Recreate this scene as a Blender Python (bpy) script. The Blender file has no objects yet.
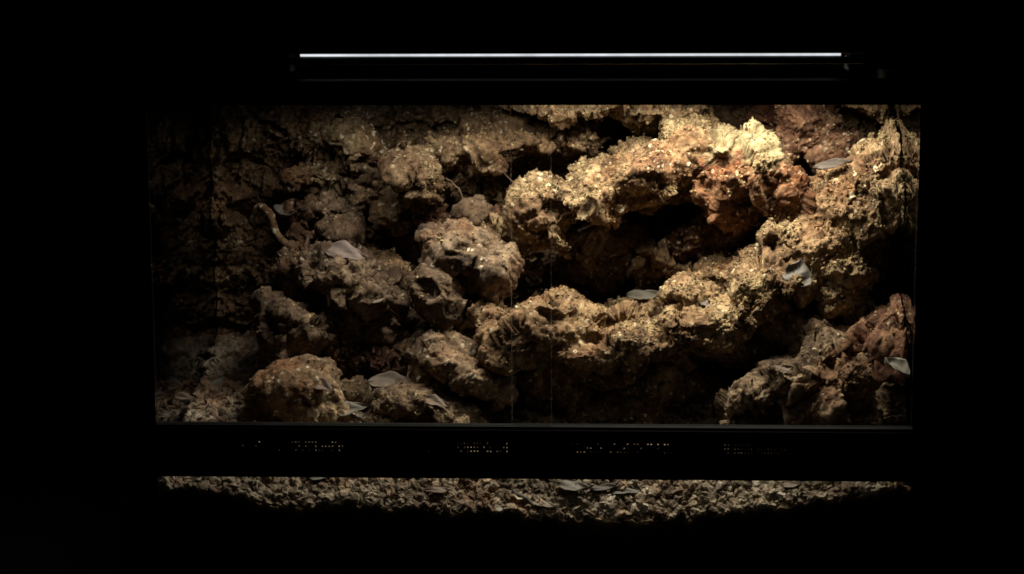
import bpy, bmesh, math, random, time
import numpy as np
from mathutils import Vector, Matrix, Euler

T0 = time.time()
random.seed(7)
S = bpy.context.scene
COL = S.collection

# ------------------------------------------------------------------ camera
CAM = np.array([0.1177, -2.8476, 0.7288])
YAW, PITCH, ROLL, F = -0.04982, -0.16474, -0.00485, 2214.2
fw = np.array([math.sin(YAW) * math.cos(PITCH), math.cos(YAW) * math.cos(PITCH), math.sin(PITCH)])
rt = np.cross(fw, [0, 0, 1]); rt /= np.linalg.norm(rt)
up = np.cross(rt, fw)
rt, up = math.cos(ROLL) * rt + math.sin(ROLL) * up, -math.sin(ROLL) * rt + math.cos(ROLL) * up
cam_d = bpy.data.cameras.new('camera'); cam = bpy.data.objects.new('camera', cam_d); COL.objects.link(cam)
m = Matrix.Identity(4)
for i in range(3):
    m[i][0], m[i][1], m[i][2], m[i][3] = rt[i], up[i], -fw[i], CAM[i]
cam.matrix_world = m
cam_d.sensor_width = 36.0; cam_d.lens = F * 36.0 / 1024.0
cam_d.clip_start = 0.05; cam_d.clip_end = 100
S.camera = cam

def ray(px, py):
    return fw + rt * ((px - 512) / F) - up * ((py - 287) / F)

def P(px, py, Y):
    d = ray(px, py); t = (Y - CAM[1]) / d[1]
    return CAM + d * t

def U(Y):                                   # size of one picture pixel at depth Y
    return (Y - CAM[1]) / F

# terrarium heights (unit: its width)
Z_TOP, Z_TRIM, Z_RAIL, Z_BASE, DEPTH = 0.5237, 0.4930, 0.0658, -0.15, 0.50

# ------------------------------------------------------------------ noise
def _h(ix, iy, iz, seed):
    n = (ix.astype(np.int64) * 374761393 + iy.astype(np.int64) * 668265263 + iz.astype(np.int64) * 2147483647 + seed * 1274126177) & 0xffffffff
    n = ((n ^ (n >> 13)) * 1274126177) & 0xffffffff
    n = ((n ^ (n >> 16)) * 2246822519) & 0xffffffff
    return n ^ (n >> 15)

def perlin(p, seed=0):
    i = np.floor(p).astype(np.int64); f = p - i
    w = f * f * f * (f * (f * 6 - 15) + 10)
    out = np.zeros(len(p))
    for dx in (0, 1):
        for dy in (0, 1):
            for dz in (0, 1):
                h = _h(i[:, 0] + dx, i[:, 1] + dy, i[:, 2] + dz, seed)
                g = (((h & 1023) / 511.5 - 1) * (f[:, 0] - dx) + (((h >> 10) & 1023) / 511.5 - 1) * (f[:, 1] - dy)
                     + (((h >> 20) & 1023) / 511.5 - 1) * (f[:, 2] - dz))
                out += g * (w[:, 0] if dx else 1 - w[:, 0]) * (w[:, 1] if dy else 1 - w[:, 1]) * (w[:, 2] if dz else 1 - w[:, 2])
    return out

def fbm(p, o, seed=0, ridged=False):
    a, r = 1.0, np.zeros(len(p))
    for k in range(o):
        n = perlin(p * 2.0 ** k + 17.3 * k, seed + k)
        r += a * ((0.5 - np.abs(n)) if ridged else n); a *= 0.5
    return r

def worley(p, seed=0):
    i = np.floor(p).astype(np.int64)
    f1 = np.full(len(p), 9.0); f2 = np.full(len(p), 9.0); cid = np.zeros(len(p))
    for dx in (-1, 0, 1):
        for dy in (-1, 0, 1):
            for dz in (-1, 0, 1):
                c = i + np.array([dx, dy, dz])
                h = _h(c[:, 0], c[:, 1], c[:, 2], seed)
                q = c + np.stack([(h & 1023) / 1023., ((h >> 10) & 1023) / 1023., ((h >> 20) & 1023) / 1023.], 1)
                d = np.sqrt(((p - q) ** 2).sum(1))
                n = d < f1
                f2 = np.where(n, f1, np.minimum(f2, d)); f1 = np.where(n, d, f1)
                cid = np.where(n, (h >> 5 & 255) / 255., cid)
    return f1, f2, cid

def facets(p, seed=0):
    """every cell a little plane tilted its own way: broken faces with steps between them"""
    i = np.floor(p).astype(np.int64); f1 = np.full(len(p), 9.0); out = np.zeros(len(p))
    for dx in (-1, 0, 1):
        for dy in (-1, 0, 1):
            for dz in (-1, 0, 1):
                c = i + np.array([dx, dy, dz])
                h = _h(c[:, 0], c[:, 1], c[:, 2], seed); g = _h(c[:, 0], c[:, 1], c[:, 2], seed + 7919)
                r = p - (c + np.stack([(h & 1023) / 1023., ((h >> 10) & 1023) / 1023., ((h >> 20) & 1023) / 1023.], 1))
                d = (r ** 2).sum(1); n = d < f1
                val = (r * np.stack([(g & 1023) / 511.5 - 1, ((g >> 10) & 1023) / 511.5 - 1, ((g >> 20) & 1023) / 511.5 - 1], 1)).sum(1) + (((h >> 4) & 255) / 255. - .5) * .45
                f1 = np.where(n, d, f1); out = np.where(n, val, out)
    return out

# ------------------------------------------------------------------ mesh helpers
def tag(o, label, cat, group=None):
    o['label'] = label; o['category'] = cat
    if group: o['group'] = group
    return o

def link(name, me, mats, parent=None):
    o = bpy.data.objects.new(name, me); COL.objects.link(o)
    for mm in (mats if isinstance(mats, (list, tuple)) else [mats]): me.materials.append(mm)
    if parent: o.parent = parent
    return o

def tri_mesh(name, v, f, smooth):
    me = bpy.data.meshes.new(name)
    me.vertices.add(len(v)); me.vertices.foreach_set('co', np.asarray(v, np.float32).ravel())
    n = len(f); me.loops.add(n * 3); me.polygons.add(n)
    me.loops.foreach_set('vertex_index', np.asarray(f, np.int32).ravel())
    me.polygons.foreach_set('loop_start', np.arange(n, dtype=np.int32) * 3)
    me.update(calc_edges=True)
    me.polygons.foreach_set('use_smooth', smooth)
    me.update()
    return me

def tris_of(me):
    me.calc_loop_triangles()
    v = np.empty(len(me.vertices) * 3, np.float32); me.vertices.foreach_get('co', v)
    t = np.empty(len(me.loop_triangles) * 3, np.int32); me.loop_triangles.foreach_get('vertices', t)
    return v.reshape(-1, 3).astype(float), t.reshape(-1, 3)

def vnormals(v, t):
    fn = np.cross(v[t[:, 1]] - v[t[:, 0]], v[t[:, 2]] - v[t[:, 0]])
    n = np.zeros_like(v)
    for k in range(3):
        for c in range(3):
            n[:, c] += np.bincount(t[:, k], fn[:, c], len(v))
    return n / (np.linalg.norm(n, axis=1, keepdims=True) + 1e-12), fn

def ico(sub):
    bm = bmesh.new(); bmesh.ops.create_icosphere(bm, subdivisions=sub, radius=1)
    v = np.array([x.co[:] for x in bm.verts]); f = np.array([[q.index for q in p.verts] for p in bm.faces]); bm.free()
    return v, f
ICO1, ICO2, ICO3 = ico(1), ico(2), ico(3)

def rand_rot(rng, n):
    q = rng.normal(size=(n, 4)); q /= np.linalg.norm(q, axis=1, keepdims=True)
    w, x, y, z = q.T
    return np.stack([np.stack([1 - 2 * (y * y + z * z), 2 * (x * y - z * w), 2 * (x * z + y * w)], 1),
                     np.stack([2 * (x * y + z * w), 1 - 2 * (x * x + z * z), 2 * (y * z - x * w)], 1),
                     np.stack([2 * (x * z - y * w), 2 * (y * z + x * w), 1 - 2 * (x * x + y * y)], 1)], 1)

def grains(rng, centres, size, base, stretch=(0.6, 1.35)):
    """many small angular lumps of their own random shape, merged"""
    bv, bf = base; n = len(centres); k = len(bv)
    sh = bv[None] * (1 + rng.uniform(-.28, .28, (n, k, 1)))
    sh = sh * rng.uniform(stretch[0], stretch[1], (n, 1, 3)) * size[:, None, None]
    sh = np.einsum('nij,nkj->nki', rand_rot(rng, n), sh) + centres[:, None, :]
    f = bf[None] + (np.arange(n) * k)[:, None, None]
    return sh.reshape(-1, 3), f.reshape(-1, 3)

def blob_remesh(blobs, vox):
    bv, bf = ICO3; V, Ff, o = [], [], 0
    for b in blobs:
        px, py, Y, a, bb, c = b[:6]; rot = math.radians(b[6] if len(b) > 6 else 0); u = U(Y)
        q = bv * np.array([a * u, c * u, bb * u])
        cs, sn = math.cos(rot), math.sin(rot)
        q = np.stack([cs * q[:, 0] - sn * q[:, 2], q[:, 1], sn * q[:, 0] + cs * q[:, 2]], 1) + P(px, py, Y)
        V.append(q); Ff.append(bf + o); o += len(bv)
    me = tri_mesh('tmp', np.concatenate(V), np.concatenate(Ff), [True] * (len(bf) * len(blobs)))
    ob = bpy.data.objects.new('tmp', me); COL.objects.link(ob)
    md = ob.modifiers.new('r', 'REMESH'); md.mode = 'VOXEL'; md.voxel_size = vox
    dg = bpy.context.evaluated_depsgraph_get()
    ev = bpy.data.meshes.new_from_object(ob.evaluated_get(dg))
    v, t = tris_of(ev)
    bpy.data.objects.remove(ob); bpy.data.meshes.remove(me); bpy.data.meshes.remove(ev)
    return v, t

def crust(v, t, seed, big=.020, chunk=.92, crumb=.8, strata=0.0, dip=0.0, warp=.024):
    """turn a smooth lump into broken, craggy, gritty earth or stone"""
    vec = lambda f, a, k: a * np.stack([fbm(v * f, 2, seed + k), fbm(v * f, 2, seed + k + 5), fbm(v * f, 2, seed + k + 10)], 1)
    v = v + vec(10, warp, 100)
    n, _ = vnormals(v, t)
    v = v + n * (big * fbm(v * 13, 3, seed))[:, None]
    n, _ = vnormals(v, t); n0 = n
    wv = v + vec(30, .012, 130)
    d = chunk * (.027 * facets(wv * 15, seed + 3) +   .010 * facets(wv * 36, seed + 4) - .014 * np.clip(fbm(v * 26, 3, seed + 9, True) - .62, 0, 1))
    if strata:
        ca, sa = math.cos(dip), math.sin(dip)
        s = (v[:, 2] * ca - v[:, 0] * sa) * 62 + v[:, 1] * 20 + 1.6 * perlin(v * 20, seed + 77) + .8 * perlin(v * 60, seed + 78)
        d += strata * (np.abs((s % 1) - .5) * 2 - .5) * np.clip(.5 + 2 * perlin(v * 22, seed + 79), 0, 1)
    v = v + n * d[:, None]
    n, _ = vnormals(v, t); n = n * .35 + n0 * .65; n /= np.linalg.norm(n, axis=1, keepdims=True) + 1e-9
    patch = np.clip(.7 + 1.5 * fbm(v * 18, 2, seed + 20), .2, 1.4)
    wv = v + .004 * np.stack([perlin(v * 110, seed + 50), perlin(v * 110, seed + 51), perlin(v * 110, seed + 52)], 1)
    d = crumb * patch * (.0050 * facets(wv * 104, seed + 30) + .0040 * facets(wv * 205, seed + 31) + .0013 * perlin(v * 390, seed + 41) + .004 * (fbm(v * 90, 3, seed + 35, True) - .5))
    d -= .006 * crumb * np.clip(perlin(v * 62, seed + 36) - .22, 0, .4) * 4
    return v + n * d[:, None]

def add_grains(v, t, rng, count, smin=.0015, smax=.0050, up_bias=True):
    n, fn = vnormals(v, t)
    area = np.linalg.norm(fn, axis=1); nz = fn[:, 2] / (area + 1e-12); ny = fn[:, 1] / (area + 1e-12)
    c = v[t].mean(1)
    w = area * (np.clip(nz + .1, 0, 1) + .05) * (ny < .6)
    w = w * np.clip(.35 + 1.8 * fbm(c * 16, 2, 999), 0.04, 1)
    if w.sum() <= 0: return np.zeros((0, 3)), np.zeros((0, 3), int)
    idx = rng.choice(len(t), count, p=w / w.sum())
    size = smin + (smax - smin) * rng.random(count) ** 2.5
    r = rng.dirichlet([1, 1, 1], count)
    pos = (v[t[idx]] * r[:, :, None]).sum(1) + fn[idx] / area[idx, None] * (size * .25)[:, None]
    return grains(rng, pos, size, ICO1)

# ------------------------------------------------------------------ materials
def nt(name):
    mt = bpy.data.materials.new(name); mt.use_nodes = True
    t = mt.node_tree; t.nodes.clear()
    return mt, t, t.nodes, t.links

def plain(name, col, rough=.5, spec=.5, noise=.15, scale=60, bump=.0):
    mt, t, N, L = nt(name)
    o = N.new('ShaderNodeOutputMaterial'); b = N.new('ShaderNodeBsdfPrincipled'); L.new(b.outputs[0], o.inputs[0])
    b.inputs['Roughness'].default_value = rough; b.inputs['Specular IOR Level'].default_value = spec
    tc = N.new('ShaderNodeTexCoord'); nz = N.new('ShaderNodeTexNoise'); nz.inputs['Scale'].default_value = scale; nz.inputs['Detail'].default_value = 5
    L.new(tc.outputs['Object'], nz.inputs['Vector'])
    r = N.new('ShaderNodeValToRGB'); L.new(nz.outputs['Fac'], r.inputs[0])
    r.color_ramp.elements[0].position = .3; r.color_ramp.elements[1].position = .7
    r.color_ramp.elements[0].color = (*[c * (1 - noise) for c in col], 1); r.color_ramp.elements[1].color = (*[min(1, c * (1 + noise)) for c in col], 1)
    L.new(r.outputs[0], b.inputs['Base Color'])
    if bump:
        bp = N.new('ShaderNodeBump'); bp.inputs['Strength'].default_value = 1; bp.inputs['Distance'].default_value = bump
        L.new(nz.outputs['Fac'], bp.inputs['Height']); L.new(bp.outputs[0], b.inputs['Normal'])
    return mt

def earth(name, deep, mid, light, fleck, flecks=.5, fine=1.0, cap=None, rust=.8):
    """crusted earth: broad blotches of two browns, grains of different tones, pale flecks"""
    mt, t, N, L = nt(name)
    o = N.new('ShaderNodeOutputMaterial'); b = N.new('ShaderNodeBsdfPrincipled'); L.new(b.outputs[0], o.inputs[0])
    b.inputs['Roughness'].default_value = .92; b.inputs['Specular IOR Level'].default_value = .22
    tc = N.new('ShaderNodeTexCoord')
    def noise(sc, det=5, rough=.6, dist=0):
        n = N.new('ShaderNodeTexNoise'); n.inputs['Scale'].default_value = sc; n.inputs['Detail'].default_value = det
        n.inputs['Roughness'].default_value = rough; n.inputs['Distortion'].default_value = dist
        L.new(tc.outputs['Object'], n.inputs['Vector']); return n.outputs['Fac']
    def ramp(src, stops):
        r = N.new('ShaderNodeValToRGB'); L.new(src, r.inputs[0]); e = r.color_ramp.elements
        while len(e) < len(stops): e.new(.5)
        for q, (p, c) in zip(e, stops): q.position = p; q.color = (*c, 1) if len(c) == 3 else c
        return r.outputs[0]
    def mix(fac, a, c, mode='MIX'):
        x = N.new('ShaderNodeMix'); x.data_type = 'RGBA'; x.blend_type = mode
        if isinstance(fac, float): x.inputs[0].default_value = fac
        else: L.new(fac, x.inputs[0])
        L.new(a, x.inputs[6]); L.new(c, x.inputs[7]); return x.outputs[2]
    base = ramp(noise(13, 6, .65, .6), [(.33, deep), (.5, mid), (.66, light)])
    rv = N.new('ShaderNodeRGB'); rv.outputs[0].default_value = (mid[0] * .78, mid[1] * .54, mid[2] * .44, 1)   # rusty stains
    base = mix(ramp(noise(8.5, 5, .62, .4), [(.52, (0, 0, 0)), (.64, (rust, rust, rust))]), base, rv.outputs[0])
    vo = N.new('ShaderNodeTexVoronoi'); vo.inputs['Scale'].default_value = 210 * fine; vo.inputs['Randomness'].default_value = 1
    L.new(tc.outputs['Object'], vo.inputs['Vector'])
    sep = N.new('ShaderNodeSeparateColor'); L.new(vo.outputs['Color'], sep.inputs[0])
    tone = ramp(sep.outputs[0], [(0, (.5, .47, .44)), (.35, (.9, .88, .85)), (.85, (1.1, 1.07, 1.0)), (1, (1.35, 1.3, 1.2))])
    c1 = mix(1.0, base, tone, 'MULTIPLY')
    fl = ramp(sep.outputs[1], [(1 - .22 * flecks - .02, (0, 0, 0)), (1 - .22 * flecks, (1, 1, 1))])
    zone = ramp(noise(21, 3), [(.42, (0, 0, 0)), (.62, (1, 1, 1))])
    flz = mix(1.0, fl, zone, 'MULTIPLY')
    flv = N.new('ShaderNodeRGB'); flv.outputs[0].default_value = (*fleck, 1)
    c2 = mix(flz, c1, flv.outputs[0])
    isl = N.new('ShaderNodeNewGeometry')                       # each loose grain its own tone
    gt = ramp(isl.outputs['Random Per Island'], [(0, (.5, .46, .44)), (.5, (.95, .95, .95)), (.85, (1.06, 1.05, 1.03)), (1, (1.2, 1.18, 1.12))])
    c3 = mix(1.0, c2, gt, 'MULTIPLY')
    sp = ramp(noise(75, 4, .7), [(.36, (.45, .42, .4)), (.55, (1.05, 1.05, 1.05))])
    if cap:                                                    # paler colour over the top, above a noise-broken height
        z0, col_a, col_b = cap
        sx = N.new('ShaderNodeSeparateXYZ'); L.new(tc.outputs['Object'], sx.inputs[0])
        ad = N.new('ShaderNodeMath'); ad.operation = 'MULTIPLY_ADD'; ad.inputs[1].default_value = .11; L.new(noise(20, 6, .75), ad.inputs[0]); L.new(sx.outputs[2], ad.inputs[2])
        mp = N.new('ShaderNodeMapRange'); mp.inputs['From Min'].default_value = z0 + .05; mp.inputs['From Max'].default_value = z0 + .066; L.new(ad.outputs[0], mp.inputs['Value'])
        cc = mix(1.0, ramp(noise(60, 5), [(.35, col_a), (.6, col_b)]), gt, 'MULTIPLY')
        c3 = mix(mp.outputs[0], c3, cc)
    L.new(mix(.8, c3, sp, 'MULTIPLY'), b.inputs['Base Color'])
    bp = N.new('ShaderNodeBump'); bp.inputs['Strength'].default_value = .8; bp.inputs['Distance'].default_value = .0022
    L.new(noise(260, 5, .7), bp.inputs['Height']); L.new(bp.outputs[0], b.inputs['Normal'])
    return mt

def glass(name, ior=1.5, tint=(1, 1, 1)):
    mt, t, N, L = nt(name)
    o = N.new('ShaderNodeOutputMaterial'); mx = N.new('ShaderNodeMixShader'); tr = N.new('ShaderNodeBsdfTransparent'); gl = N.new('ShaderNodeBsdfGlossy')
    fr = N.new('ShaderNodeFresnel'); fr.inputs[0].default_value = ior
    geo = N.new('ShaderNodeNewGeometry'); inv = N.new('ShaderNodeMath'); inv.operation = 'SUBTRACT'; inv.inputs[0].default_value = 1
    mul = N.new('ShaderNodeMath'); mul.operation = 'MULTIPLY'     # only the outside of a face reflects
    L.new(geo.outputs['Backfacing'], inv.inputs[1]); L.new(inv.outputs[0], mul.inputs[0]); L.new(fr.outputs[0], mul.inputs[1])
    tr.inputs[0].default_value = (*tint, 1); gl.inputs['Roughness'].default_value = .0
    L.new(mul.outputs[0], mx.inputs[0]); L.new(tr.outputs[0], mx.inputs[1]); L.new(gl.outputs[0], mx.inputs[2]); L.new(mx.outputs[0], o.inputs[0])
    return mt

def emit(name, col, s):
    mt, t, N, L = nt(name)
    o = N.new('ShaderNodeOutputMaterial'); e = N.new('ShaderNodeEmission'); e.inputs[0].default_value = (*col, 1)
    tc = N.new('ShaderNodeTexCoord'); nz = N.new('ShaderNodeTexNoise'); nz.inputs['Scale'].default_value = 30
    mp = N.new('ShaderNodeMapRange'); mp.inputs['To Min'].default_value = s * .55; mp.inputs['To Max'].default_value = s * 1.35
    L.new(tc.outputs['Object'], nz.inputs['Vector']); L.new(nz.outputs['Fac'], mp.inputs['Value']); L.new(mp.outputs[0], e.inputs[1])
    L.new(e.outputs[0], o.inputs[0]); return mt

M_BLACK = plain('black_plastic', (.012, .012, .013), .38, .4, .2, 40)
M_GLOSS = plain('black_gloss', (.0012, .0012, .0012), .5, .008, .2, 40)
M_GRILLE = plain('grille_metal', (.05, .05, .05), .4, .5)
M_TABLE = plain('black_table', (.0025, .0025, .0025), .7, .03)
M_EDGE = plain('glass_edge', (.006, .0065, .0065), .5, .15, .5, 25)
M_POLISH = plain('polished_edge', (.22, .25, .24), .3, .5, .4, 20)
M_GLASS = glass('clear_glass')
M_STRIP = emit('lamp_diffuser', (.90, .96, 1.0), .8)

E_SOIL = earth('soil', (.05, .034, .020), (.15, .102, .058), (.30, .22, .125), (.60, .53, .37), .5)
E_PALE = earth('pale_crust', (.07, .039, .023), (.195, .123, .068), (.36, .275, .16), (.60, .52, .35), .25, rust=.45)
E_TAN = earth('tan_crust', (.07, .042, .024), (.195, .125, .07), (.34, .25, .148), (.58, .50, .34), .2, rust=.4)
E_RUST = earth('rust_rock', (.035, .018, .011), (.115, .056, .034), (.24, .135, .082), (.55, .43, .29), .3)
E_CAP = earth('pale_topped_rust_rock', (.05, .026, .015), (.19, .092, .046), (.36, .20, .11), (.55, .43, .27), .3, 1.0,
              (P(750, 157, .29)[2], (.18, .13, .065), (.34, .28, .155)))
E_UMBER = earth('umber_rock', (.05, .033, .022), (.155, .108, .069), (.27, .20, .135), (.46, .38, .27), .2)
E_SAND = earth('golden_sand', (.15, .105, .056), (.28, .21, .115), (.39, .315, .18), (.5, .44, .29), .15)
E_GREY = earth('stone', (.075, .053, .035), (.22, .155, .098), (.37, .275, .18), (.58, .5, .38), .3)
E_GRAVEL = earth('gravel', (.13, .102, .075), (.28, .232, .172), (.42, .362, .28), (.56, .50, .41), .3, .4)

# ------------------------------------------------------------------ boxes and lattices
def box_mesh(name, boxes, bev=0.0):
    bm = bmesh.new()
    for x0, x1, y0, y1, z0, z1 in boxes:
        r = bmesh.ops.create_cube(bm, size=1)
        for v in r['verts']:
            v.co = Vector(((x0 + x1) / 2 + v.co.x * (x1 - x0), (y0 + y1) / 2 + v.co.y * (y1 - y0), (z0 + z1) / 2 + v.co.z * (z1 - z0)))
    if bev: bmesh.ops.bevel(bm, geom=bm.edges[:], offset=bev, segments=2, affect='EDGES', profile=.6)
    me = bpy.data.meshes.new(name); bm.to_mesh(me); bm.free(); return me

def lattice(name, xs, zs, solid, y0, y1, axis='y'):
    """plate cut by rectangular holes: cells of a grid, only outer faces"""
    V, Fc, ix = [], [], {}
    def vid(i, k, s):
        key = (i, k, s)
        if key not in ix:
            ix[key] = len(V)
            V.append((xs[i], y0 if s == 0 else y1, zs[k]) if axis == 'y' else (xs[i], zs[k], y1 if s == 0 else y0))
        return ix[key]
    nx, nz = len(xs) - 1, len(zs) - 1
    full = lambda i, k: 0 <= i < nx and 0 <= k < nz and solid(i, k)
    for i in range(nx):
        for k in range(nz):
            if not full(i, k): continue
            Fc.append((vid(i, k, 0), vid(i + 1, k, 0), vid(i + 1, k + 1, 0), vid(i, k + 1, 0)))
            Fc.append((vid(i, k + 1, 1), vid(i + 1, k + 1, 1), vid(i + 1, k, 1), vid(i, k, 1)))
            if not full(i - 1, k): Fc.append((vid(i, k, 1), vid(i, k, 0), vid(i, k + 1, 0), vid(i, k + 1, 1)))
            if not full(i + 1, k): Fc.append((vid(i + 1, k, 0), vid(i + 1, k, 1), vid(i + 1, k + 1, 1), vid(i + 1, k + 1, 0)))
            if not full(i, k - 1): Fc.append((vid(i, k, 1), vid(i + 1, k, 1), vid(i + 1, k, 0), vid(i, k, 0)))
            if not full(i, k + 1): Fc.append((vid(i, k + 1, 0), vid(i + 1, k + 1, 0), vid(i + 1, k + 1, 1), vid(i, k + 1, 1)))
    me = bpy.data.meshes.new(name); me.from_pydata(V, [], Fc); me.update(); return me

# ------------------------------------------------------------------ the tank
tank = bpy.data.objects.new('terrarium', None); COL.objects.link(tank)
tag(tank, 'wide black framed glass terrarium with sliding front doors, filled with crusted rocks', 'terrarium')
tank.location = (0, 0, Z_BASE)
def tpart(name, me, mats, parent=None, smooth=False):
    o = link(name, me, mats, parent or tank)
    if parent is None or parent is tank: o.matrix_parent_inverse = Matrix.Translation((0, 0, -Z_BASE)) @ Matrix.Identity(4)
    return o

# top frame ring, open in the middle under the lamp
fx = .507
tf = lattice('top_frame', [-fx, -.47, .47, fx], [-.008, .035, DEPTH - .035, DEPTH + .008], lambda i, k: not (i == 1 and k == 1), Z_TRIM, Z_TOP, 'z')
top_frame = tpart('top_frame', tf, M_GLOSS)
tpart('bottom_frame', box_mesh('bottom_frame', [(-.508, .508, -.008, DEPTH + .008, Z_BASE, Z_BASE + .03)], .002), M_BLACK)

# front rail with four ventilation slots
slots = [(238, 344), (391, 508), (555, 672), (722, 842)]
zc = [P(500, 453, 0)[2], P(500, 441, 0)[2]]
xs = [-.502]; 
for a, b in slots: xs += [P(a, 447, 0)[0], P(b, 447, 0)[0]]
xs.append(.502)
rail = tpart('vent_rail', lattice('vent_rail', xs, [0, zc[0], zc[1], Z_RAIL], lambda i, k: not (k == 1 and i % 2 == 1), -.012, .0005), M_GLOSS)
md = rail.modifiers.new('bevel', 'BEVEL'); md.width = .0012; md.segments = 2; md.limit_method = 'ANGLE'
for s in range(4):
    x0, x1 = xs[1 + 2 * s], xs[2 + 2 * s]; n = int((x1 - x0) / .0043)
    gx = []; pitch = (x1 - x0) / n
    for i in range(n): gx += [x0 + i * pitch, x0 + i * pitch + .0025]
    gx.append(x1)
    gz = []; zp = (zc[1] - zc[0]) / 3
    for i in range(3): gz += [zc[0] + i * zp, zc[0] + i * zp + .0026]
    gz.append(zc[1])
    rg = random.Random(40 + s); lit_at = [lambda u: u > .52, lambda u: u > .55, lambda u: u > .1, lambda u: True][s]
    dim_fill = {(i, k) for i in range(1, 2 * n, 2) for k in range(1, 6, 2) if rg.random() < ((.38, .38, .62, .08)[s] if lit_at(i / (2 * n)) else .95)}  # holes filled in to imitate the dimly lit stretches of each slot
    tpart('vent_grille', lattice('vent_grille', gx, gz, lambda i, k: i % 2 == 0 or k % 2 == 0 or (i, k) in dim_fill, -.0105, -.004), M_GRILLE, rail)

def pane(name, x0, x1, y0, y1, z0, z1, thin, edge=None):
    me = box_mesh(name, [(x0, x1, y0, y1, z0, z1)])
    o = tpart(name, me, [M_GLASS, edge or M_EDGE])
    if edge: me.materials.append(M_EDGE)
    for p in me.polygons:
        p.material_index = 0 if abs(p.normal[thin]) > .9 else 2 if edge and not (abs(p.normal.x) > .9 and abs(p.center.x) < .4) else 1
    return o
xl, xr = P(551, 260, 0)[0], P(511, 260, 0)[0]
pane('glass_door', -.4985, xl, .0015, .0055, Z_RAIL + .004, Z_TRIM - .001, 1, M_POLISH)
pane('glass_door', xr, .4985, .0075, .0115, Z_RAIL + .004, Z_TRIM - .001, 1, M_POLISH)
tpart('door_track', box_mesh('door_track', [(-.499, .499, -.006, .013, Z_RAIL + .0005, Z_RAIL + .0035)]), M_EDGE)
pane('lower_pane', -.4985, .4985, .0015, .0055, Z_BASE + .031, -.001, 1)
pane('side_pane', -.5045, -.4995, .0, DEPTH, Z_BASE + .031, Z_TRIM - .001, 0)
pane('side_pane', .4995, .5045, .0, DEPTH, Z_BASE + .031, Z_TRIM - .001, 0)
tpart('back_panel', box_mesh('back_panel', [(-.499, .499, DEPTH - .006, DEPTH, Z_BASE + .031, Z_TRIM - .001)]), M_BLACK)

tb = link('table', box_mesh('table', [(-1.6, 1.6, -.5, 1.2, Z_BASE - .04, Z_BASE - .001)]), M_TABLE); tb['kind'] = 'structure'

# ------------------------------------------------------------------ the lamp on top
LY = .12
lz = P(570, 55, LY)[2]
lx0, lx1 = P(300, 56, LY)[0], P(841, 54, LY)[0]
lamp = bpy.data.objects.new('light_fixture', None); COL.objects.link(lamp)
lamp.location = ((lx0 + lx1) / 2, LY, Z_TOP)
tag(lamp, 'long black lamp bar on the terrarium top with a thin glowing white edge', 'lamp')
inv = Matrix.Translation(lamp.location).inverted()
def lpart(name, me, mt):
    o = link(name, me, mt, lamp); o.matrix_parent_inverse = inv; return o
lpart('housing', box_mesh('housing', [(lx0 - .03, lx1 + .03, LY - .006, LY + .125, lz + .0020, lz + .034), (lx0 - .03, lx1 + .03, LY - .006, LY - .002, lz - .012, lz - .0026)], .001), M_BLACK)  # front lip added below the strip to keep light off the front rail
lpart('diffuser', box_mesh('diffuser', [(lx0, lx1, LY + .001, LY + .118, lz - .0016, lz + .0018)], .0006), M_STRIP)
for sx in (lx0 - .022, lx1 + .014):
    lpart('mount_bar', box_mesh('mount_bar', [(sx, sx + .004, LY + .03, DEPTH - .012, Z_TOP + .0005, Z_TOP + .005), (sx, sx + .004, LY + .02, LY + .1, Z_TOP + .005, lz + .0030)], .001), M_GLOSS)

def area(name, x, y, z, sx, sy, power, col, rot=(0, 0, 0), spread=math.pi):
    d = bpy.data.lights.new(name, 'AREA'); d.shape = 'RECTANGLE'; d.size = sx; d.size_y = sy; d.energy = power; d.color = col; d.spread = spread
    o = bpy.data.objects.new(name, d); COL.objects.link(o); o.location = (x, y, z); o.rotation_euler = rot
    o.parent = lamp; o.matrix_parent_inverse = inv
    return o
xc = P(735, 60, LY)[0]
xa, xb = P(480, 60, LY)[0], P(850, 60, LY)[0]
xa, xb = P(475, 60, LY)[0], P(872, 60, LY)[0]
area('tube_light', (xa + xb) / 2, LY + .078, lz - .006, xb - xa, .014, 3.4, (1.0, .94, .77), spread=2.5)
area('lamp_light', P(715, 60, LY)[0], LY + .078, lz - .0075, .13, .03, .45, (1.0, .90, .70), spread=2.5)
area('tube_light', P(390, 60, LY)[0], LY + .05, lz - .006, .25, .014, .85, (1.0, .93, .82), spread=2.5)

# ------------------------------------------------------------------ substrate
pxl = [(150, 486), (200, 488), (235, 492), (260, 505), (300, 507), (325, 504), (345, 502), (400, 510), (440, 512), (500, 515), (550, 520), (600, 520), (700, 520), (715, 517), (760, 509), (820, 500), (870, 492), (925, 484)]
fxs = np.array([P(a, b, .006)[0] for a, b in pxl]); fzs = np.array([P(a, b + 6, .006)[2] for a, b in pxl])
def floor_z(x, y):
    z0 = np.interp(x, fxs, fzs)
    back = np.interp(y, [0, .1, .2, .3, .4, .5], [.008, .013, .034, .055, .08, .10])
    k = np.clip(y / .085, 0, 1)
    return z0 * (1 - k) + back * k + (y > 0) * 0

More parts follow.
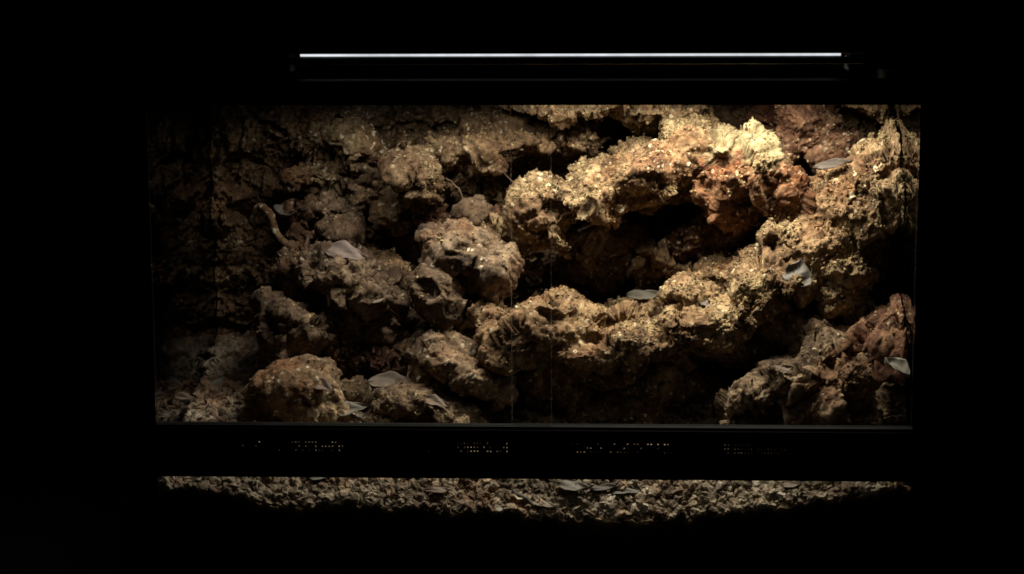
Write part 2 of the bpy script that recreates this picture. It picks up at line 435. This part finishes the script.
nx, ny = 620, 300
gx, gy = np.meshgrid(np.linspace(-.4985, .4985, nx), np.linspace(.0066, DEPTH - .008, ny), indexing='ij')
gv = np.stack([gx.ravel(), gy.ravel(), np.zeros(nx * ny)], 1)
gz = floor_z(gv[:, 0], gv[:, 1])
gz += .012 * fbm(gv * 14, 3, 5) * np.clip(gv[:, 1] / .06, .15, 1)
w1, w2, wid = worley(gv * 75, 8); w3, _, wi3 = worley(gv * 150, 9)
gz += .006 * (.7 - w1) + .004 * (wid - .5) + .003 * (.6 - w3) + .0015 * perlin(gv * 260, 4)
gv[:, 2] = gz
idx = np.arange(nx * ny).reshape(nx, ny)
q = np.stack([idx[:-1, :-1], idx[1:, :-1], idx[1:, 1:], idx[:-1, 1:]], -1).reshape(-1, 4)
gf = np.concatenate([q[:, [0, 1, 2]], q[:, [0, 2, 3]]])
sk0 = gv[idx[:, 0]].copy(); sk = sk0.copy(); sk[:, 2] = Z_BASE + .031                      # the cut face behind the lower pane
so = len(gv); si = so + np.arange(nx); ti = si + nx
gf = np.concatenate([gf, np.stack([si[:-1], si[1:], ti[1:]], 1), np.stack([si[:-1], ti[1:], ti[:-1]], 1)])
gv = np.concatenate([gv, sk, sk0])
ground = link('ground', tri_mesh('ground', gv, gf, [True] * len(gf)), E_SOIL); ground['kind'] = 'structure'

rng = np.random.default_rng(3)
def scatter(n, xlo, xhi, ylo, yhi, s0, s1, base=ICO2, stretch=(.45, 1.5), lift=.005):
    x = rng.uniform(xlo, xhi, n); y = rng.uniform(ylo, yhi, n)
    z = floor_z(x, y) + .012 * fbm(np.stack([x, y, 0 * x], 1) * 14, 3, 5) * np.clip(y / .06, .15, 1) + .002
    s = s0 + (s1 - s0) * rng.random(n) ** 1.8
    return grains(rng, np.stack([x, y, z - .003 * np.clip(1 - y / .03, 0, 1) + lift * (.4 + s * 60)], 1), s, base, stretch)
V, Fc, o = [], [], 0
for a in (scatter(9500, -.494, .494, .009, .14, .0022, .0080, lift=.0022), scatter(6500, -.494, -.24, .12, .47, .0026, .0085), scatter(1800, -.28, .49, .14, .40, .0035, .008)):
    V.append(a[0]); Fc.append(a[1] + o); o += len(a[0])
V = np.concatenate(V); V[:, 1] = np.maximum(V[:, 1], .0063)
gravel = link('gravel', tri_mesh('gravel', V, np.concatenate(Fc), [False] * sum(map(len, Fc))), E_GRAVEL); gravel['kind'] = 'stuff'

# ------------------------------------------------------------------ back bank of soil
nx, nz = 620, 340
bx, bz = np.meshgrid(np.linspace(-.4985, .4985, nx), np.linspace(.02, Z_TRIM - .003, nz), indexing='ij')
bv = np.stack([bx.ravel(), np.full(nx * nz, .468), bz.ravel()], 1)
yy = .462 - .05 * np.clip(1 - bv[:, 2] / .16, 0, 1) * np.clip((bv[:, 0] + .22) / .12, 0, 1) + .05 * fbm(bv * np.array([7, 1, 9]), 3, 61)
bw = bv + .012 * np.stack([perlin(bv * 30, 70), perlin(bv * 30, 71), perlin(bv * 30, 72)], 1)
yy += .022 * facets(bw * 16, 63) + .013 * facets(bw * 38, 64) + .0075 * facets(bw * 85, 65) + .004 * facets(bw * 170, 66)
yy -= .012 * (fbm(bv * 38, 3, 66, True) - .4)
bv[:, 1] = np.clip(yy, .38, .490)
idx = np.arange(nx * nz).reshape(nx, nz)
q = np.stack([idx[:-1, :-1], idx[1:, :-1], idx[1:, 1:], idx[:-1, 1:]], -1).reshape(-1, 4)
bf = np.concatenate([q[:, [0, 1, 2]], q[:, [0, 2, 3]]])
ag = add_grains(bv, bf, rng, 2500)
me = tri_mesh('soil_bank', np.concatenate([bv, ag[0]]), np.concatenate([bf, ag[1] + len(bv)]), [True] * len(bf) + [False] * len(ag[1]))
bank = tag(link('soil_bank', me, E_TAN), 'crumbly brown soil bank lining the whole back wall behind the rocks', 'soil bank')

# ------------------------------------------------------------------ rocks and ledges
ROCKS = []
def rock(name, label, cat, blobs, mat, seed, n=900, vox=.0019, group=None, gs=(.0009, .0027), sat=1, **kw):
    r0 = np.random.default_rng(seed + 500); more = []
    for b in blobs:                                            # smaller lumps budding off each large one
        for _ in range(sat):
            a = r0.uniform(0, 2 * math.pi); k = r0.uniform(.32, .58); rr = min(b[3], b[4] * 1.6)
            more.append((b[0] + math.cos(a) * b[3] * .8, b[1] + math.sin(a) * b[4] * .8, b[2] + r0.uniform(-.9, .5) * b[5] * U(b[2]), rr * k, rr * k * .8, rr * k, r0.uniform(-40, 40)))
    v, t = blob_remesh(list(blobs) + more, vox)
    v = crust(v, t, seed, **kw)
    ax = np.abs(v[:, 0]); v[:, 0] = np.sign(v[:, 0]) * np.minimum(np.where(ax > .485, .485 + (ax - .485) * .5, ax), .4984); v[:, 2] = np.minimum(v[:, 2], Z_TRIM - .002 + .0 * v[:, 2]); v[:, 1] = np.clip(v[:, 1], .016, .492)
    g = np.random.default_rng(seed)
    ag = add_grains(v, t, g, int(n * .55) if group else n, *gs)
    me = tri_mesh(name, np.concatenate([v, ag[0]]), np.concatenate([t, ag[1] + len(v)]), [True] * len(t) + [False] * len(ag[1]))
    me.polygons.foreach_set('material_index', np.concatenate([np.zeros(len(t), np.int32), np.ones(len(ag[1]), np.int32)]))
    o = tag(link(name, me, [mat, E_SAND]), label, cat, group); ROCKS.append(o)
    return o

GR = 'rocks piled in the terrarium'
rock('ledge', 'pale crusted ledge high on the back wall left of centre', 'ledge',
     [(470, 147, .42, 62, 17, 50, 14), (412, 176, .37, 25, 26, 32, 0), (520, 136, .42, 44, 16, 48, 4), (578, 142, .43, 30, 18, 40, -14), (450, 180, .42, 26, 16, 30, -20), (610, 105, .40, 100, 11, 50, -2)],
     E_TAN, 11, 3600, sat=1)
rock('ledge', 'long sloping sunlit ridge rising to the right above the large dark cave', 'ledge',
     [(545, 216, .33, 32, 30, 48, 20), (592, 196, .35, 52, 26, 58, 22), (645, 172, .36, 52, 30, 62, 24), (690, 160, .38, 34, 42, 55, 0), (665, 118, .44, 40, 25, 40, 0)],
     E_PALE, 12, 9000, sat=1, chunk=.8, crumb=.7)
rock('boulder', 'square reddish boulder with a pale yellow top, right of centre', 'rock',
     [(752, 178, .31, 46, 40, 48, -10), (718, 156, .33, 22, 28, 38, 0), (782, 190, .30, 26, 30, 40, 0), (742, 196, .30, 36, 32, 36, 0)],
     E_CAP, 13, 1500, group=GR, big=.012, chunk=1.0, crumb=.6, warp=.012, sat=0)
rock('boulder', 'rusty red rock tucked under the top frame at upper right', 'rock',
     [(805, 132, .42, 42, 34, 46, -25), (790, 120, .43, 36, 24, 40, 0), (828, 152, .40, 26, 26, 34, -20)], E_RUST, 14, 700, group=GR, crumb=.7, warp=.016)
rock('slope', 'broad sunlit earth slope coming down along the right glass', 'slope',
     [(906, 146, .25, 26, 24, 46, 40), (874, 172, .26, 36, 24, 54, 38), (836, 198, .28, 40, 22, 54, 34), (800, 232, .28, 40, 20, 48, 26),
      (914, 196, .20, 28, 26, 44, 30), (894, 200, .22, 36, 28, 50, 36), (862, 218, .235, 38, 26, 50, 34), (826, 238, .25, 40, 22, 46, 28), (786, 254, .26, 30, 18, 40, 15),
      (850, 262, .23, 28, 32, 42, 0), (840, 300, .22, 24, 28, 38, 0), (884, 102, .40, 50, 10, 50, 0), (850, 240, .34, 60, 50, 70, 0)],  # flat overhang block at the top added to shade the hollow behind
     E_TAN, 15, 9500, sat=0, big=.016, warp=.016, chunk=.62, crumb=.62)
rock('rock', 'rounded brown rock on top of the pair left of the cave', 'rock',
     [(456, 250, .27, 40, 28, 42, -10), (488, 268, .28, 30, 32, 44, -30), (440, 245, .28, 24, 24, 34, 0)], E_UMBER, 16, 350, group=GR, sat=0, big=.012, chunk=0.8, crumb=0.28, warp=.013, gs=(.0009, .0026), strata=.004, dip=-.4)
rock('rock', 'dark tilted egg shaped rock leaning under the rounded brown one', 'rock',
     [(440, 292, .235, 25, 40, 32, 28), (455, 312, .235, 18, 26, 26, 20)], E_UMBER, 17, 250, group=GR, sat=0, big=.012, chunk=0.75, crumb=0.26, warp=.013, gs=(.0009, .0026), strata=.003, dip=-.9)
rock('rock', 'rough brown rock with a pinkish leaf on it, left half', 'rock',
     [(338, 272, .31, 46, 28, 46, -14), (300, 268, .33, 22, 22, 32, 0), (372, 292, .31, 34, 28, 42, -25), (370, 325, .33, 44, 30, 44, 0), (320, 300, .35, 40, 40, 40, 0)], E_UMBER, 18, 900, group=GR, big=.012, chunk=1.0, crumb=0.42, warp=.013, gs=(.0009, .0026))
rock('soil_mound', 'tan earth mound between the left rocks and the stacked pair', 'mound',
     [(398, 292, .40, 34, 34, 40, -40), (385, 275, .42, 30, 20, 36, 0), (410, 330, .38, 36, 34, 40, 0)], E_TAN, 19, 500)
rock('rock', 'dim rough rock lying behind the front left boulder', 'rock',
     [(288, 312, .30, 38, 22, 44, -12), (305, 332, .29, 36, 26, 40, 0)], E_UMBER, 20, 600, group=GR, big=.012, chunk=1.0, crumb=0.42, warp=.013, gs=(.0009, .0026))
rock('rock', 'small rusty stone behind the front left boulder', 'rock', [(340, 352, .30, 22, 16, 24, -15), (350, 365, .30, 18, 18, 22, 0)], E_RUST, 21, 200, group=GR, big=.012, chunk=1.0, crumb=0.42, warp=.013, gs=(.0009, .0026))
rock('ledge', 'wide pale crumbly shelf overhanging the dark hollow at bottom centre', 'ledge',
     [(500, 330, .25, 36, 18, 60, 8), (530, 342, .20, 42, 17, 50, 0), (592, 350, .17, 48, 20, 46, 0), (645, 344, .19, 46, 18, 46, 5), (700, 330, .20, 44, 18, 44, 12), (750, 312, .20, 36, 18, 40, 14), (560, 322, .25, 56, 20, 84, 0), (600, 338, .21, 52, 20, 60, -6), (650, 322, .27, 66, 20, 84, 4), (705, 308, .24, 62, 22, 70, 12), (765, 286, .23, 44, 24, 60, 14),
      (598, 364, .17, 36, 20, 26, -25), (545, 350, .19, 34, 18, 34, 0), (765, 322, .28, 46, 32, 56, 0), (725, 342, .25, 40, 22, 46, -5), (738, 270, .28, 38, 18, 44, 14), (560, 376, .22, 46, 36, 46, 0), (650, 380, .25, 60, 36, 46, 0), (610, 404, .23, 80, 24, 36, 0), (690, 385, .33, 50, 44, 46, 0)],
     E_PALE, 22, 13000, sat=1, chunk=.72, crumb=.7)
rock('rock', 'long brown slab leaning down to the right below the shelf', 'rock',
     [(452, 360, .19, 34, 20, 40, -30), (480, 382, .17, 36, 20, 38, -38), (436, 375, .21, 26, 32, 40, 0)], E_GREY, 23, 350, group=GR, sat=0, big=.012, chunk=0.75, crumb=0.28, warp=.013, gs=(.0009, .0026), strata=.005, dip=-.65)
rock('boulder', 'large dull rounded boulder at the front left by the gravel', 'rock',
     [(298, 398, .19, 54, 40, 46, -4), (322, 412, .18, 44, 26, 40, -20), (275, 412, .20, 30, 30, 40, 0)], E_GREY, 24, 200, group=GR, sat=0, big=.012, chunk=0.5, crumb=0.2, warp=.013, gs=(.0009, .0026))
rock('rock', 'low sandy rock at the front left of centre behind the rail', 'rock',
     [(425, 408, .15, 58, 26, 44, -8), (468, 424, .14, 38, 16, 38, -22), (392, 420, .16, 30, 18, 40, 10)], E_GREY, 25, 600, group=GR, sat=0, big=.012, chunk=0.65, crumb=0.3, warp=.013, gs=(.0009, .0026))
rock('rock', 'rusty rock rising against the right glass above the white leaf', 'rock',
     [(884, 336, .16, 36, 20, 38, 42), (900, 348, .12, 24, 28, 40, 0), (862, 356, .18, 20, 20, 30, 30)], E_RUST, 26, 500, group=GR, big=.012, chunk=1.0, crumb=0.42, warp=.013, gs=(.0009, .0026))
rock('rock', 'long brown rock sloping up to the right, lower right corner', 'rock',
     [(756, 400, .12, 38, 24, 40, 32), (796, 374, .125, 46, 22, 44, 24), (850, 374, .12, 42, 16, 40, 0), (818, 350, .17, 26, 20, 34, -25), (898, 408, .09, 26, 26, 44, -40), (785, 412, .13, 66, 28, 40, 20), (838, 396, .115, 44, 26, 40, 10)], E_UMBER, 27, 1200, group=GR, sat=0, big=.012, chunk=1.0, crumb=0.42, warp=.013, gs=(.0009, .0026))
rock('rock', 'low tan stone behind the rail at the lower right', 'rock', [(842, 418, .13, 34, 17, 34, -6), (862, 426, .14, 24, 14, 28, 0)], E_GREY, 28, 260, group=GR, big=.012, chunk=1.0, crumb=0.42, warp=.013, gs=(.0009, .0026))
rock('rock', 'dim crumbly lump high on the back wall at upper left', 'rock',
     [(352, 140, .44, 40, 26, 40, -10), (312, 140, .45, 26, 24, 34, 0), (335, 172, .44, 36, 22, 36, 10), (372, 165, .44, 20, 28, 34, 0)], E_SOIL, 29, 1200, group=GR, chunk=.9)
rock('rock', 'dark reddish rock in the shade beneath the square boulder', 'rock',
     [(690, 240, .40, 36, 20, 34, 0), (730, 232, .38, 40, 26, 34, 10), (770, 240, .36, 30, 26, 34, 0)], E_RUST, 30, 500, group=GR)
rock('rock', 'small dim stone beside the curled leaf in the dark left end', 'rock', [(322, 216, .40, 24, 16, 28, -30), (335, 230, .38, 18, 14, 24, 0), (312, 232, .42, 26, 30, 28, 0)], E_UMBER, 31, 300, group=GR, big=.012, chunk=1.0, crumb=0.42, warp=.013, gs=(.0009, .0026))

for k, (px, py, Y, r) in enumerate([(478, 214, .36, 15), (497, 232, .33, 13), (432, 216, .40, 17), (392, 214, .41, 18), (362, 196, .42, 16), (682, 268, .36, 16), (712, 262, .34, 14), (636, 258, .40, 34), (586, 258, .40, 30),
                                   (412, 352, .27, 16), (372, 362, .26, 17), (352, 392, .22, 13), (540, 402, .27, 20), (662, 396, .28, 22), (702, 402, .25, 16), (516, 262, .36, 16), (600, 400, .30, 20), (870, 276, .30, 24), (884, 306, .28, 20)]):
    rock('stone', 'small rough stone wedged in a shaded gap between the larger rocks', 'stone', [(px, py, Y, r, r * .75, r, k * 37 % 60 - 30), (px + r * .6, py + r * .3, Y, r * .7, r * .6, r * .7, 0)],
         (E_UMBER, E_TAN, E_RUST, E_SOIL)[k % 4], 60 + k, 60, group='small stones in the gaps', big=.010, chunk=.95, crumb=.45, warp=.013)

# ------------------------------------------------------------------ leaves, twigs
bpy.context.view_layer.update()
from mathutils.bvhtree import BVHTree
SOLID = ROCKS + [bank, ground, gravel]
trees = []
for ob in SOLID:
    v, t = tris_of(ob.data); trees.append(BVHTree.FromPolygons([tuple(x) for x in v], [tuple(x) for x in t.tolist()]))
def hit(px, py):
    best = None; o = Vector(CAM); d = Vector(ray(px, py)).normalized()
    for tr in trees:
        loc, n, _, dist = tr.ray_cast(o + d * 2.7, d)
        if loc is not None and (best is None or dist < best[2]): best = (loc, n, dist)
    return best

M_LEAF = {
    'grey': plain('leaf_grey', (.105, .092, .074), .6, .3, .22, 60, .001),
    'pink': plain('leaf_pink', (.15, .115, .097), .6, .3, .25, 60, .001),
    'pale': plain('leaf_pale', (.17, .155, .125), .6, .3, .2, 60, .001),
    'dark': plain('leaf_dark', (.06, .045, .035), .6, .3, .25, 60, .001),
    'brown': plain('leaf_brown', (.13, .09, .065), .6, .3, .3, 60, .001),
    'tan': plain('leaf_tan', (.17, .132, .095), .6, .3, .25, 60, .001)}
M_TWIG = plain('twig', (.12, .085, .055), .8, .2, .3, 120, .001)

def leaf(label, px, py, length, width, heading, mat, tilt=None, curl=.5, droop=.3, seed=0, lift=.003, group='dry fallen leaves'):
    """length and width in picture pixels; heading: degrees in the picture from right, counter clockwise; tilt: lean of the normal towards the camera"""
    h = hit(px, py)
    if h is None: h = (Vector(P(px, py, .10)), Vector((-.6, -.6, .5)), 0)
    loc = h[0]; u = U(loc.y)
    Lh, Wd = length * u, width * u; r = random.Random(seed)
    nu, nv = 22, 8; top = []
    for i in range(nu + 1):
        s = i / nu
        wdt = Wd * .5 * (math.sin(math.pi * min(1, s ** .72 * .985 + .01)) ** 1.05) * (1 + .08 * math.sin(s * 17 + seed))
        for j in range(-nv, nv + 1):
            c = j / nv
            z = curl * Wd * .26 * (c * c) - droop * Lh * (s - .45) ** 2 + .05 * Wd * math.sin(s * 9 + c * 4 + seed) - (.03 * Wd if j == 0 else 0)
            z +=   .010 * Wd * math.cos(s * 38 - abs(c) * 9)
            top.append(Vector(((s - .5) * Lh, c * wdt + .06 * Lh * math.sin(s * 2.6 + seed), z)))
    n = h[1].copy()
    if n.dot(Vector(ray(px, py))) > 0: n = -n
    n = (n * .35 + Vector((0, 0, 1)) * .9).normalized() if tilt is None else (Vector((0, 0, 1)) * math.cos(math.radians(tilt)) + Vector((0, -1, 0)) * math.sin(math.radians(tilt))).normalized()
    hd = math.radians(heading)
    if abs(n.y) < .25 and tilt is None: hdv = Vector((math.cos(hd), math.sin(hd), 0))
    else: hdv = Vector((math.cos(hd), 0, math.sin(hd)))
    ax = (hdv - n * hdv.dot(n)).normalized(); ay = n.cross(ax)
    R = Matrix((ax, ay, n)).transposed()
    th = .0009; w = 2 * nv + 1; V = [loc + n * lift + R @ p for p in top] + [loc + n * (lift - th) + R @ p for p in top]
    k = len(top); Fc = []
    for i in range(nu):
        for j in range(w - 1):
            a = i * w + j; Fc.append((a, a + w, a + w + 1, a + 1)); Fc.append((k + a + 1, k + a + w + 1, k + a + w, k + a))
    edge = [i for i in range(w)] + [i * w + w - 1 for i in range(1, nu + 1)] + [nu * w + j for j in range(w - 2, -1, -1)] + [i * w for i in range(nu - 1, 0, -1)]
    for a, b in zip(edge, edge[1:] + edge[:1]): Fc.append((a, b, k + b, k + a))
    me = bpy.data.meshes.new('leaf'); me.from_pydata([v[:] for v in V], [], Fc); me.update()
    for p in me.polygons: p.use_smooth = True
    return tag(link('leaf', me, M_LEAF[mat]), label, 'leaf', group)

leaf('pinkish leaf lying on the rough brown rock in the left half', 346, 255, 46, 24, -18, 'pink', 38, .3, .2, 1)
leaf('brown folded leaf draped over the front left end of the pale shelf', 472, 332, 40, 30, 60, 'pink', 45, .7, .2, 2)
leaf('narrow grey leaf at the back of the pale shelf by the dark cave', 645, 296, 38, 16, 18, 'grey', 30, .5, .1, 3)
leaf('grey square looking leaf standing up against the right slope', 797, 274, 32, 30, 75, 'grey', 60, .25, .2, 4)
leaf('long dark grey leaf lying in the gap at upper right', 834, 172, 46, 13, 20, 'dark', 30, .5, .1, 5, .014)
leaf('tan split leaf on the low sandy rock at the front', 392, 384, 52, 22, -8, 'tan', 30, .4, .15, 6)
leaf('pale grey leaf poking up between boulder and sandy rock at front', 350, 412, 42, 18, 28, 'pale', 40, .6, .1, 7)
leaf('crumpled whitish leaf against the right glass in the lower corner', 896, 376, 34, 17, 118, 'pale', 30, 1.4, .5, 8, .016)
leaf('small pinkish leaf on the right part of the pale shelf', 707, 303, 20, 14, -30, 'pink', 35, .3, .1, 9)
leaf('grey leaf lying on the gravel under the vent rail, centre', 574, 487, 36, 16, -20, 'grey', 25, .35, .1, 10)
leaf('dark leaf sliver beside the grey leaf under the vent rail', 606, 489, 34, 9, 14, 'dark', 25, .6, .1, 11)
leaf('pale leaf under the vent rail at the left end of the gravel strip', 321, 479, 24, 10, 4, 'pale', 25, .3, .1, 12)
leaf('flat light grey leaf right of the dark sliver under the rail', 626, 494, 36, 11, 5, 'grey', 22, .3, .1, 13)
leaf('tan leaf on the gravel strip below the middle of the rail', 543, 506, 26, 10, -24, 'tan', 25, .3, .1, 14)
leaf('pale oval leaf standing in the gravel left of the big boulder', 217, 384, 22, 12, 70, 'pale', 55, .3, .1, 15)
leaf('curled dim leaf like a cup in the dark left end', 289, 216, 30, 20, -10, 'grey', 20, 1.1, -.5, 16)
leaf('grey brown leaf on the ground before the long brown rock', 712, 424, 40, 11, 14, 'pale', 25, .4, .1, 17)

leaf('brown leaf lying flat on the tan mound beside the stacked pair', 380, 300, 26, 13, 30, 'tan', 30, .35, .15, 18)
leaf('dull brown leaf on the slope of the front left boulder', 322, 388, 30, 15, -35, 'brown', 40, .4, .2, 19)
leaf('dull brown leaf on the low sandy rock, lower than the tan one', 436, 404, 30, 14, -22, 'brown', 35, .4, .2, 20)
leaf('small brown leaf on the gravel in the left corner', 186, 398, 24, 12, 20, 'brown', 30, .4, .2, 21)
leaf('small brown leaf on the long brown rock at lower right', 782, 370, 24, 12, 30, 'brown', 40, .4, .2, 22)
leaf('small tan leaf below the rail at the right end of the gravel', 792, 486, 24, 9, 12, 'tan', 22, .3, .1, 23)
leaf('small brown leaf below the rail left of centre', 436, 492, 26, 10, 160, 'brown', 22, .4, .1, 24)

def tube(name, label, cat, pts, r0, r1, mat, group=None):
    bm = bmesh.new(); rings = []; n = len(pts); sides = 8
    for i, p in enumerate(pts):
        d = (pts[min(n - 1, i + 1)] - pts[max(0, i - 1)]).normalized(); a = d.cross(Vector((.3, .5, .8))).normalized(); b = d.cross(a)
        r = (r0 + (r1 - r0) * i / (n - 1)) * (1 + .18 * math.sin(i * 2.1))
        rings.append([bm.verts.new(p + (a * math.cos(2 * math.pi * s / sides) + b * math.sin(2 * math.pi * s / sides)) * r) for s in range(sides)])
    for p, q in zip(rings, rings[1:]):
        for s in range(sides): bm.faces.new((p[s], p[(s + 1) % sides], q[(s + 1) % sides], q[s]))
    bm.faces.new(rings[0][::-1]); bm.faces.new(rings[-1])
    bmesh.ops.recalc_face_normals(bm, faces=bm.faces[:])
    me = bpy.data.meshes.new(name); bm.to_mesh(me); bm.free()
    for f in me.polygons: f.use_smooth = True
    return tag(link(name, me, mat), label, cat, group)

def curve_pts(ctrl, n=18, jit=.0015, seed=1):
    r = random.Random(seed); c = [Vector(P(*q)) for q in ctrl]; out = []
    for i in range(n + 1):
        f = i / n * (len(c) - 1); k = min(int(f), len(c) - 2); t = f - k
        p0, p1, p2, p3 = c[max(k - 1, 0)], c[k], c[k + 1], c[min(k + 2, len(c) - 1)]
        q = .5 * ((2 * p1) + (p2 - p0) * t + (2 * p0 - 5 * p1 + 4 * p2 - p3) * t * t + (3 * p1 - p0 - 3 * p2 + p3) * t ** 3)
        out.append(q + Vector((r.uniform(-jit, jit), r.uniform(-jit, jit), r.uniform(-jit, jit))))
    return out
tube('root', 'hooked tan root bent downwards in the dark left end', 'root', curve_pts([(252, 222, .40), (258, 208, .385), (268, 212, .375), (276, 232, .37), (290, 250, .36), (300, 268, .35)], 22, .002, 3), .007, .0045, E_SOIL)
GT = 'thin twigs and rootlets'
tube('twig', 'thin pale rootlet hanging in the cave under the high ledge', 'twig', curve_pts([(446, 178, .36), (458, 188, .35), (464, 204, .35), (470, 222, .34)], 14, .001, 4), .0012, .0008, M_TWIG, GT)
tube('twig', 'second rootlet, curving right below the high ledge', 'twig', curve_pts([(500, 170, .38), (516, 186, .37), (519, 202, .37), (512, 214, .36)], 14, .001, 5), .0011, .0008, M_TWIG, GT)
tube('twig', 'pale straight twig under the end of the long ridge', 'twig', curve_pts([(578, 231, .31), (588, 226, .31), (598, 221, .315)], 10, .0008, 6), .0022, .0016, M_LEAF['grey'], GT)
tube('twig', 'dark bark stick slanting across the gravel under the rail', 'twig', curve_pts([(512, 491, .03), (524, 498, .022), (538, 508, .016)], 10, .001, 7), .0045, .003, M_LEAF['dark'], GT)
tube('twig', 'pale twig slanting up behind the rail at lower right', 'twig', curve_pts([(776, 430, .10), (790, 420, .11), (802, 413, .12)], 10, .001, 8), .003, .002, M_LEAF['pale'], GT)

# ------------------------------------------------------------------ world and render
w = bpy.data.worlds.new('World'); S.world = w; w.use_nodes = True
w.node_tree.nodes['Background'].inputs[0].default_value = (0, 0, 0, 1); w.node_tree.nodes['Background'].inputs[1].default_value = 0
S.view_settings.view_transform = 'Standard'; S.view_settings.look = 'None'; S.view_settings.exposure = 0; S.view_settings.gamma = 1
S.render.engine = 'CYCLES'
S.cycles.max_bounces = 6; S.cycles.diffuse_bounces = 2; S.cycles.transparent_max_bounces = 16
S.cycles.filter_width = 1.7
S.cycles.use_denoising = True
print('verts', sum(len(o.data.vertices) for o in COL.objects if o.type == 'MESH'), 'script s', round(time.time() - T0, 1))
